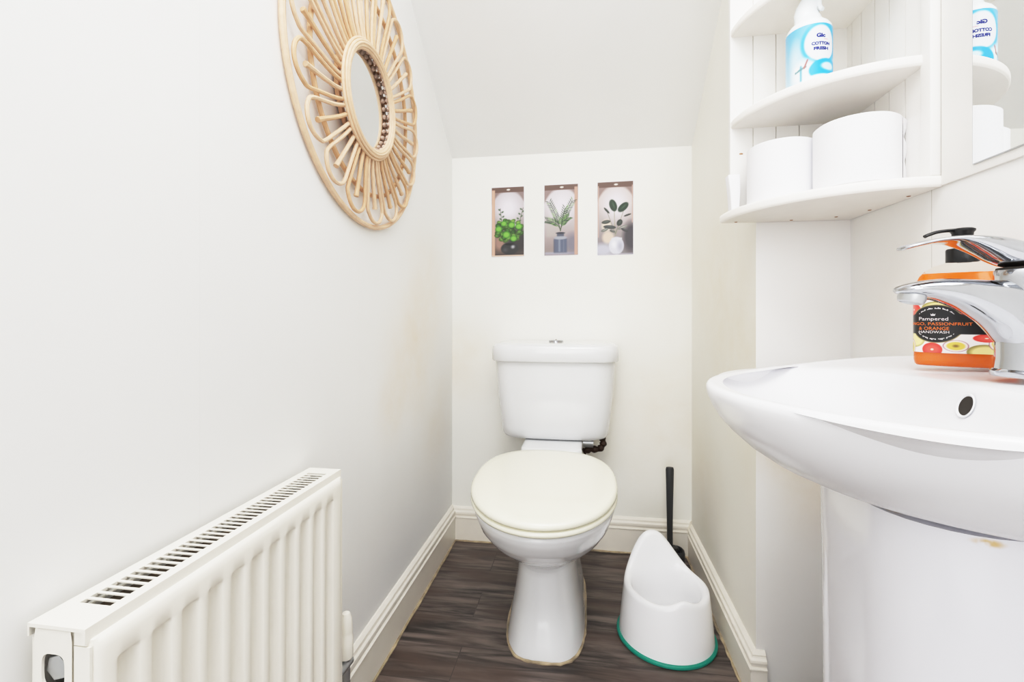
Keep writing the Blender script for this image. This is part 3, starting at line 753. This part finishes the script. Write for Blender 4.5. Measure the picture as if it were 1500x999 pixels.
# ------------------------------------------------------------------ basin
BYc, BA, BB = .612, .423, .312
def zr(x): return .783 + .018 * smooth(1 - (XR - x) / BA * 1.25)  # rim falls gently to the front
def dring(A_, B_, z=None, dz=0.0, xb=XR - .001, n=96, cx=XR, e=2.0):
    out = []
    for k in range(n + 1):
        th = -PI / 2 + PI * k / n
        x, y = sup(th, A_, B_, e)
        X = cx - abs(x); out.append((min(X, xb), BYc + y, (zr(X) + dz) if z is None else z + dz))
    return out
t = thing('washbasin', 'white ceramic washbasin on the right wall with a chrome tap and soap bottle on it', 'basin', (.4, BYc, .64))
b = MB()
under = [(1.0, -.004), (1.001, -.009), (.997, -.016), (.985, -.028), (.965, -.042), (.935, -.056), (.89, -.073), (.835, -.088), (.77, -.100), (.70, -.109), (.62, -.117), (.55, -.122), (.45, -.126)]
rings = [dring(BA * s_, BB * s_, None, dz) for (s_, dz) in under[::-1]]
rings += [dring(BA - .002, BB - .002, None, -.0012), dring(BA - .005, BB - .005, None, 0), dring(BA - .010, BB - .010, None, -.0003)]
# inner bowl: blend from the outer D outline to an ellipse standing off the wall
IX, IA, IB = .311, .131, .245       # bowl centre x, half depth, half length
b.loft(rings, True, False, 0, closed=True)
n = 97; outer = rings[-1]
# top surface: closed loop round the D outline, then the elliptical bowl, both with m points
m_ = 160
def loopD(pts, m_):
    P_ = [Vector(q) for q in pts]; P_ = P_ + [P_[0]]
    d = [0]
    for i in range(1, len(P_)): d.append(d[-1] + (P_[i] - P_[i - 1]).length)
    return P_, d
def bowl(s_, z):  # ellipse ring by angle
    out = []
    for k in range(m_):
        a = 2 * PI * k / m_
        out.append((IX + IA * s_ * math.cos(a), BYc + IB * s_ * math.sin(a), z if z is not None else zr(IX + IA * s_ * math.cos(a))))
    return out
def dproj(inset, dz):  # D outline sampled at the same polar angles from the bowl centre
    out = []; A_, B_ = BA - inset, BB - inset
    for k in range(m_):
        a = 2 * PI * k / m_; dx, dy = math.cos(a) * IA, math.sin(a) * IB
        lo, hi = 0.0, 8.0
        for _ in range(40):
            mid = (lo + hi) / 2; X, Y = IX + dx * mid, dy * mid
            inside = X <= XR - .0012 and ((XR - X) / A_) ** 2 + (Y / B_) ** 2 <= 1
            if inside: lo = mid
            else: hi = mid
        X, Y = IX + dx * lo, BYc + dy * lo
        out.append((X, Y, zr(X) + dz))
    return out
b2 = MB()
R0 = dproj(.0095, -.0003); R1 = dproj(.02, -.0015)
ring_b = [bowl(1.0, None)]
def lerp(A_, B_, t_): return [tuple(a + (c - a) * t_ for a, c in zip(p_, q_)) for p_, q_ in zip(A_, B_)]
top = [R0, R1]
B0 = [(x, y, z - .004) for x, y, z in bowl(1.04, None)]
for t_ in (.35, .7): top.append(lerp(R1, B0, t_))
top.append(B0)
for (s_, d, xf, xk) in ((1.0, .006, .180, .442), (.965, .013, .187, .4395), (.92, .022, .196, .4365), (.86, .032, .207, .433), (.78, .044, .221, .428), (.66, .056, .240, .418), (.5, .066, .264, .40), (.32, .072, .288, .375), (.12, .0745, .312, .34)):
    cxm, hx = (xf + xk) / 2, (xk - xf) / 2
    top.append([(cxm + hx * math.cos(2 * PI * k / m_), BYc + IB * s_ * math.sin(2 * PI * k / m_), zr(cxm + hx * math.cos(2 * PI * k / m_)) - d) for k in range(m_)])
b2.loft(top, False, True)
b.add(b2.v, b2.f)
b.build('bowl', M['basin'], t, True, 60)
# overflow hole under the tap, plug hole
ox, oz = .4338, .7665
nrm = Vector((-.947, 0, .32)).normalized(); tz = Vector((0, 1, 0)); tb = nrm.cross(tz)
b = MB(); rings = []
for (r, d) in ((.0135, .0012), (.0125, .0022), (.0112, .0016), (.0105, .0002)):
    rings.append([tuple(Vector((ox, BYc + .004, oz)) + nrm * d + tz * (r * .92 * math.cos(2 * PI * k / 28)) + tb * (r * 1.1 * math.sin(2 * PI * k / 28))) for k in range(28)])
b.loft(rings, False, False); b.build('overflow_rim', M['basin'], t)
b = MB(); b.loft([rings[-1], [tuple(Vector(q) + nrm * .0004) for q in rings[-1]]]); b.build('overflow_hole', M['dark'], t)
b = MB(); b.lathe([(.02, .712), (.02, .7165), (.016, .718)], .326, BYc, 28); b.build('plug_hole', M['chrome'], t)

t = thing('basin_pedestal', 'white ceramic pedestal with small rust marks standing under the washbasin', 'pedestal', (.43, BYc, 0))
def ped(z, w, x0):
    return rrect_x(z, x0, .574, BYc - w, BYc + w, .085)
def rrect_x(z, x0, x1, y0, y1, r, n=8):
    pts = []
    for (cx, cy, a0, rr_) in ((x0 + r, y0 + r, PI, r), (x1 - .004, y0 + .004, -PI / 2, .004), (x1 - .004, y1 - .004, 0, .004), (x0 + r, y1 - r, PI / 2, r)):
        for k in range(n + 1):
            a = a0 + PI / 2 * k / n; pts.append((cx + rr_ * math.cos(a), cy + rr_ * math.sin(a), z))
    return pts
b = MB(); b.loft([ped(z, w, x0) for (z, w, x0) in ((.0005, .128, .298), (.02, .126, .30), (.05, .120, .304), (.3, .119, .305), (.55, .121, .304), (.62, .122, .303), (.667, .123, .303))])
def ped_mat():
    m = mat('pedestal_ceramic', (228, 228, 234), .14, coat=.4)
    nt = m.node_tree; N = Nodes(nt); p_ = nt.nodes['Principled BSDF']
    tc = N.n('ShaderNodeTexCoord'); c = rgb(228, 228, 234)
    n2 = N.n('ShaderNodeTexNoise'); n2.inputs['Scale'].default_value = 90; N.L(tc.outputs['Object'], n2.inputs['Vector'])
    for (x, y, z, r) in RUST:
        mp = N.n('ShaderNodeMapping'); mp.inputs['Location'].default_value = (-x, -y, -z * 3); mp.inputs['Scale'].default_value = (1, 1, 3)
        N.L(tc.outputs['Object'], mp.inputs['Vector'])
        d = N.n('ShaderNodeVectorMath', operation='LENGTH'); N.L(mp.outputs['Vector'], d.inputs[0])
        f = N.math('MULTIPLY', N.ramp(d.outputs['Value'], r, r * .3), N.ramp(n2.outputs['Fac'], .3, .6))
        c = N.mix(f, c, rgb(206, 176, 128))
    N.L(c, p_.inputs['Base Color']); return m
RUST = [(-.066, -.121, .662, .017), (-.110, -.064, .668, .011)]
b.build('column', ped_mat(), t, True, 50)

# ------------------------------------------------------------------ mixer tap
TXc, TYc, TZ = .4985, .622, .8008
t = thing('mixer_tap', 'chrome single-lever mixer tap on the back ledge of the washbasin', 'tap', (TXc, TYc, TZ))
b = MB(); b.lathe([(.030, TZ), (.0305, TZ + .002), (.0305, TZ + .006), (.028, TZ + .0085), (.027, TZ + .009)], TXc, TYc, 40); b.build('base_ring', M['chrome'], t)
def ovals(lst, seg=36):
    """(centre x, centre z, half length along profile dir, half width y, tilt)"""
    rr_ = []
    for (x, z, h, w, ang, e) in lst:
        ux, uz = math.sin(math.radians(ang)), math.cos(math.radians(ang))
        ring = []
        for k in range(seg):
            u, v_ = sup(2 * PI * k / seg, h, w, e)
            ring.append((x + ux * u, TYc + v_, z + uz * u))
        rr_.append(ring)
    return rr_
def sweep(keys, sub=6):
    K = [Vector(k[:3]) for k in keys]; K2 = [Vector(k[3:6]) for k in keys]
    a = catmull(K, sub); c = catmull(K2, sub)
    return [(p_[0], p_[1], p_[2], q_[0], q_[1], q_[2]) for p_, q_ in zip(a, c)]
spo = [(.500, .912, .818, .0262), (.484, .9115, .826, .0250), (.4735, .9112, .8385, .0248), (.462, .9115, .8535, .0244), (.449, .912, .8655, .0240), (.430, .9132, .8785, .0232), (.410, .9135, .8870, .0222), (.392, .9118, .8915, .0212), (.379, .9090, .8940, .0195), (.371, .9062, .8958, .016), (.3668, .9032, .8982, .009), (.3655, .9015, .8995, .003)]
body = sweep([(x, (a_ + c_) / 2, (a_ - c_) / 2, w_, 0, 2.35) for (x, a_, c_, w_) in spo])
b = MB(); b.loft(ovals(body, 48)); b.build('spout', M['chrome'], t, True, 70)
b = MB(); b.lathe([(.0278, TZ + .0085), (.0264, TZ + .02), (.0262, TZ + .06), (.0268, .905), (.0272, .915), (.0268, .9222), (.026, .9232)], TXc, TYc, 48); b.build('body', M['chrome'], t)
b = MB(); b.lathe([(.0250, .9232), (.0250, .9256)], TXc, TYc, 40); b.build('gap_ring', M['dark'], t)  # dark ring for the thin shadow between body and lever
# aerator, tipped
b = MB(); ax_ = Vector((-.25, 0, -.97)).normalized(); u1 = Vector((0, 1, 0)); u2 = ax_.cross(u1); cc = Vector((.3825, TYc, .8965))
b.loft([[tuple(cc + ax_ * d + u1 * (r * math.cos(2 * PI * k / 28)) + u2 * (r * math.sin(2 * PI * k / 28))) for k in range(28)] for (r, d) in ((.0135, 0), (.0138, .006), (.0125, .0105), (.0105, .0115), (.0095, .0095))])
b.build('aerator', M['steel'], t)
lvk = [(.5255, .930, .9275, .008), (.522, .9335, .9262, .018), (.513, .9395, .9256, .0255), (.499, .9480, .9254, .0272), (.482, .9565, .9262, .0268), (.468, .9605, .9318, .0255), (.454, .9622, .9405, .0242), (.438, .9630, .9490, .0230), (.422, .9624, .9545, .0215), (.404, .9605, .9545, .0192), (.387, .9572, .9515, .0165), (.376, .9545, .9488, .0135), (.370, .9525, .9475, .009), (.3685, .951, .9490, .003)]
lev = sweep([(x, (a_ + c_) / 2, (a_ - c_) / 2, w_, 0, 2.3) for (x, a_, c_, w_) in lvk])
b = MB(); b.loft(ovals(lev)); b.build('lever', M['chrome'], t, True, 70)

# ------------------------------------------------------------------ soap bottle
SX_, SYc, SZ = .5140, .7365, .8012
t = thing('soap_bottle', 'orange hand wash pump bottle with a fruit label, on the washbasin behind the tap', 'soap bottle', (SX_, SYc, SZ))
vd = Vector((-SX_, -SYc, 0)).normalized(); SR = Vector((-vd.y, vd.x, 0))   # SR: rightwards as the camera sees it
rotb = math.radians(8); sF = (vd * math.cos(rotb) + SR * math.sin(rotb)); sR = Vector((-sF.y, sF.x, 0))
HWb, HDb, EXP = .0515, .0235, 2.6
def sring(z, s_, n=64, hw=None, hd=None):
    out = []; hw = HWb * s_ if hw is None else hw; hd = HDb * s_ if hd is None else hd
    for k in range(n):
        x, y = sup(2 * PI * k / n, hw, hd, EXP)
        q = Vector((SX_, SYc, z)) + sR * x - sF * y
        out.append(tuple(q))
    return out
def shell(off):
    L = [(SZ, .95, .9), (SZ + .002, .98, .96), (SZ + .007, 1, 1), (SZ + .098, 1, 1), (SZ + .108, .985, .985), (SZ + .117, .95, .955), (SZ + .125, .88, .89), (SZ + .132, .77, .82), (SZ + .138, .6, .74), (SZ + .1425, .37, .66)]
    return [(z + (off if i == 0 else 0), HWb * a - off, HDb * c - off) for i, (z, a, c) in enumerate(L)]
b = MB(); b.loft([sring(z, 1, 64, hw, hd) for (z, hw, hd) in shell(0)]); b.build('bottle', M['clear'], t, True, 60)
liq = [q for q in shell(.0009) if q[0] < SZ + .126] + [(SZ + .128, HWb * .835, HDb * .85)]
b = MB(); b.loft([sring(z, 1, 64, hw, hd) for (z, hw, hd) in liq]); b.build('liquid', M['orange'], t, True, 60)
# collar, stem, pump head
b = MB(); b.lathe([(.0172, SZ + .1415), (.0176, SZ + .143), (.0176, SZ + .160), (.0168, SZ + .1615), (.008, SZ + .1625)], SX_, SYc, 40); b.build('collar', M['black'], t)
b = MB(); b.lathe([(.0045, SZ + .160), (.0045, SZ + .178)], SX_, SYc, 20); b.lathe([(.0105, SZ + .168), (.0115, SZ + .183), (.0135, SZ + .1855), (.0135, SZ + .188), (.011, SZ + .1895)], SX_, SYc, 32)
nd = (-sR * .93 + sF * .37).normalized()
noz = [Vector((SX_, SYc, SZ + .186)) + nd * d + Vector((0, 0, z)) for (d, z) in ((.006, .001), (.018, .001), (.030, -.0005), (.040, -.004), (.044, -.006))]
b.tube(catmull(noz, 4), [(.0024, .0072 - .0002 * i) for i in range(17)], 12, up=(0, 0, 1)); b.build('pump_head', M['black'], t, True, 50)
# label: perimeter arc length measured from the middle of the front
tab = []; acc = 0; prev = None
for k in range(2001):
    th = -PI / 2 + (2 * PI) * k / 2000
    x, y = sup(th, HWb + .0004, HDb + .0004, EXP)
    if prev is not None: acc += math.hypot(x - prev[0], y - prev[1])
    prev = (x, y); tab.append((acc, x, y))
TOT = acc; TA = np.array(tab)
def spos(s_, z, off=0.0):
    a = s_ % TOT; x = float(np.interp(a, TA[:, 0], TA[:, 1])); y = float(np.interp(a, TA[:, 0], TA[:, 2]))
    L_ = math.hypot(x / HWb ** 2, y / HDb ** 2) or 1; nx, ny = x / HWb ** 2 / L_, y / HDb ** 2 / L_
    q = Vector((SX_, SYc, z)) + sR * (x + nx * off) - sF * (-(y + ny * off)) * -1
    return tuple(q)
def spos(s_, z, off=0.0):
    a = s_ % TOT; x = float(np.interp(a, TA[:, 0], TA[:, 1])); y = float(np.interp(a, TA[:, 0], TA[:, 2]))
    L_ = math.hypot(x / HWb ** 2, y / HDb ** 2) or 1; nx, ny = x / HWb ** 2 / L_, y / HDb ** 2 / L_
    return tuple(Vector((SX_, SYc, z)) + sR * (x + nx * off) - sF * (y + ny * off))
LZ0, LZ1, LS = .8195, .898, .074
nu, nv = 190, 130
p = Paint(nu, nv, 2 * LS, LZ1 - LZ0, (246, 240, 238))
def F_(s_, z, a, b_, kind):
    cx, cy = s_ + LS, z - LZ0
    if kind == 'red': p.ell(cx, cy, a, b_, (226, 66, 58), 0, .08); p.ell(cx, cy, a * .86, b_ * .86, (236, 96, 84), 0, .5); p.ell(cx, cy, a * .18, b_ * .18, (250, 226, 210), 0, .5)
    if kind == 'pas': p.ell(cx, cy, a, b_, (146, 84, 110), 0, .06); p.ell(cx, cy, a * .92, b_ * .92, (246, 228, 216), 0, .06); p.ell(cx, cy, a * .78, b_ * .76, (226, 196, 88), 0, .2); p.ell(cx, cy, a * .34, b_ * .34, (128, 100, 44), 0, .7)
    if kind == 'man': p.ell(cx, cy, a, b_, (150, 140, 84), 0, .05); p.ell(cx + a * .05, cy - b_ * .06, a * .95, b_ * .95, (244, 226, 156), 0, .3)
for s_, z, a, b_, kd in ((-.034, .824, .0112, .0098, 'red'), (-.010, .8295, .0135, .0082, 'pas'), (.018, .822, .018, .0105, 'man'), (.033, .8335, .0115, .0105, 'pas'), (.020, .8405, .014, .0055, 'red'), (.04, .819, .009, .006, 'red'),
                         (-.055, .838, .014, .012, 'man'), (-.062, .826, .008, .012, 'pas'), (.008, .8765, .016, .008, 'red'), (-.03, .8815, .016, .009, 'man'), (-.058, .879, .012, .010, 'red'), (.04, .884, .012, .008, 'pas'), (-.008, .898, .013, .009, 'pas'), (.02, .9, .014, .008, 'man'), (-.04, .9, .012, .008, 'red'), (.055, .845, .01, .008, 'red'), (.06, .83, .012, .009, 'man'), (.058, .893, .012, .01, 'red')):
    F_(s_, z, a, b_, kd)
blk = (27, 26, 28)
cs, cz_ = -.0300 + LS, .8595 - LZ0
p.ell(cs, cz_, .0298, .0268, (150, 138, 96), 0, .02); p.ell(cs, cz_, .0288, .0258, blk, 0, .03)
p.rect(0, 2 * LS, .8450 - LZ0, .8720 - LZ0, blk, 1, .0008)
for sgn in (-1, 1):   # fillets where the band meets the roundel
    p.ell(cs, cz_ , .041, .0172, blk, 0, .05)
grid_print('label', nu, nv, lambda u, v: spos((u - .5) * 2 * LS, LZ0 + (LZ1 - LZ0) * v, .0001), p.img, M['printg'], t)
b = MB()
def s_text(s0, w, h, z, c_s, mi):
    v, f = text_fit(s0, w, h); b.add([spos(c_s + x, z + y, .0004) for x, y in v], f, mi)
s_text('Pampered', .031, .0062, .8655, -.0330, 0); s_text('MANGO, PASSIONFRUIT', .074, .0046, .8590, -.0305, 1); s_text('& ORANGE', .032, .0044, .8530, -.0325, 1); s_text('HANDWASH', .032, .0036, .8480, -.0325, 0)
# little crown above the name
b.add([spos(-.0330 + x, .8705 + z, .0004) for x, z in ((-.002, 0), (.002, 0), (.0026, .003), (.001, .0014), (0, .0034), (-.001, .0014), (-.0026, .003))], [(0, 1, 2, 3), (0, 3, 5), (3, 4, 5), (0, 5, 6)], 0)
b.build('lettering', [M['ink_white'], M['ink_orange']], t, False)
# thin arcs of tiny script inside the roundel
for (a0, a1, rr_) in ((38, 142, 1), (212, 322, 1)):
    n_ = 26; b = MB()
    for k in range(n_):
        if k % 5 == 4: continue
        q0, q1 = [math.radians(a0 + (a1 - a0) * (k + d) / n_) for d in (0, .78)]
        hh = .0010 + .0006 * ((k * 7) % 3)
        P4 = [(-.0300 + .0235 * math.cos(q) , .8595 + (.0205 + dd) * math.sin(q)) for q, dd in ((q0, 0), (q1, 0), (q1, hh), (q0, hh))]
        b.add([spos(x, z, .0004) for x, z in P4], [(0, 1, 2, 3)])
    b.build('label_border', M['ink_white'], t, False)

# ------------------------------------------------------------------ light
def area(name, loc, size, energy, target, col=(1, 1, 1), sy=None):
    l = bpy.data.lights.new(name, 'AREA'); l.size = size; l.energy = energy; l.color = col
    if sy: l.shape = 'RECTANGLE'; l.size_y = sy
    o = bpy.data.objects.new(name, l); COL.objects.link(o); o.location = loc
    o.rotation_euler = (Vector(target) - Vector(loc)).to_track_quat('-Z', 'Y').to_euler(); return o
area('ceiling_lamp', (0.03, -.05, 2.385), .95, 15.5, (0.03, -.05, 0), (1, 1, 1), 1.15)
area('ceiling_spot', (0.05, -.1, 2.36), .09, 2.0, (0.0, .25, 0), (1, .985, .96))
sl = bpy.data.lights.new('soft_front_light', 'SUN'); sl.energy = .66; sl.angle = math.radians(34); sl.color = (1, 1, 1)
so = bpy.data.objects.new('soft_front_light', sl); COL.objects.link(so); so.location = (-.2, -1, 1.6)
so.rotation_euler = Vector((.10, 1, -.22)).to_track_quat('-Z', 'Y').to_euler()
w = bpy.data.worlds.new('world'); sc.world = w; w.use_nodes = True
bg = w.node_tree.nodes['Background']; bg.inputs[0].default_value = (.985, .99, 1, 1); bg.inputs[1].default_value = 1.0

# ------------------------------------------------------------------ camera
cd = bpy.data.cameras.new('camera'); cam = bpy.data.objects.new('camera', cd); COL.objects.link(cam)
cd.sensor_width = 36; cd.lens = 36 * 690 / 1500; cd.shift_y = -(499.5 - 463) / 1500; cd.clip_start = .01
cam.location = (0, 0, .87); cam.rotation_euler = (PI / 2, 0, math.atan(107 / 690))
sc.camera = cam
sc.view_settings.view_transform = 'Standard'; sc.view_settings.look = 'None'; sc.view_settings.exposure = 0.17
sc.view_settings.use_curve_mapping = True
cm = sc.view_settings.curve_mapping; cm.white_level = (2, 2, 2)
c3 = cm.curves[3]
for px_, py_ in ((.06, .125), (.125, .315), (.25, .60), (.375, .735), (.5, .80), (.7, .845)): c3.points.new(px_, py_)
c3.points[0].location = (0, 0); c3.points[-1].location = (1, .89)
cm.update()
sc.cycles.max_bounces = 14; sc.cycles.diffuse_bounces = 8; sc.cycles.glossy_bounces = 6; sc.cycles.transmission_bounces = 10
sc.cycles.use_denoising = True; sc.cycles.sample_clamp_indirect = 4
for o in COL.objects:
    if '_w' in o: del o['_w']
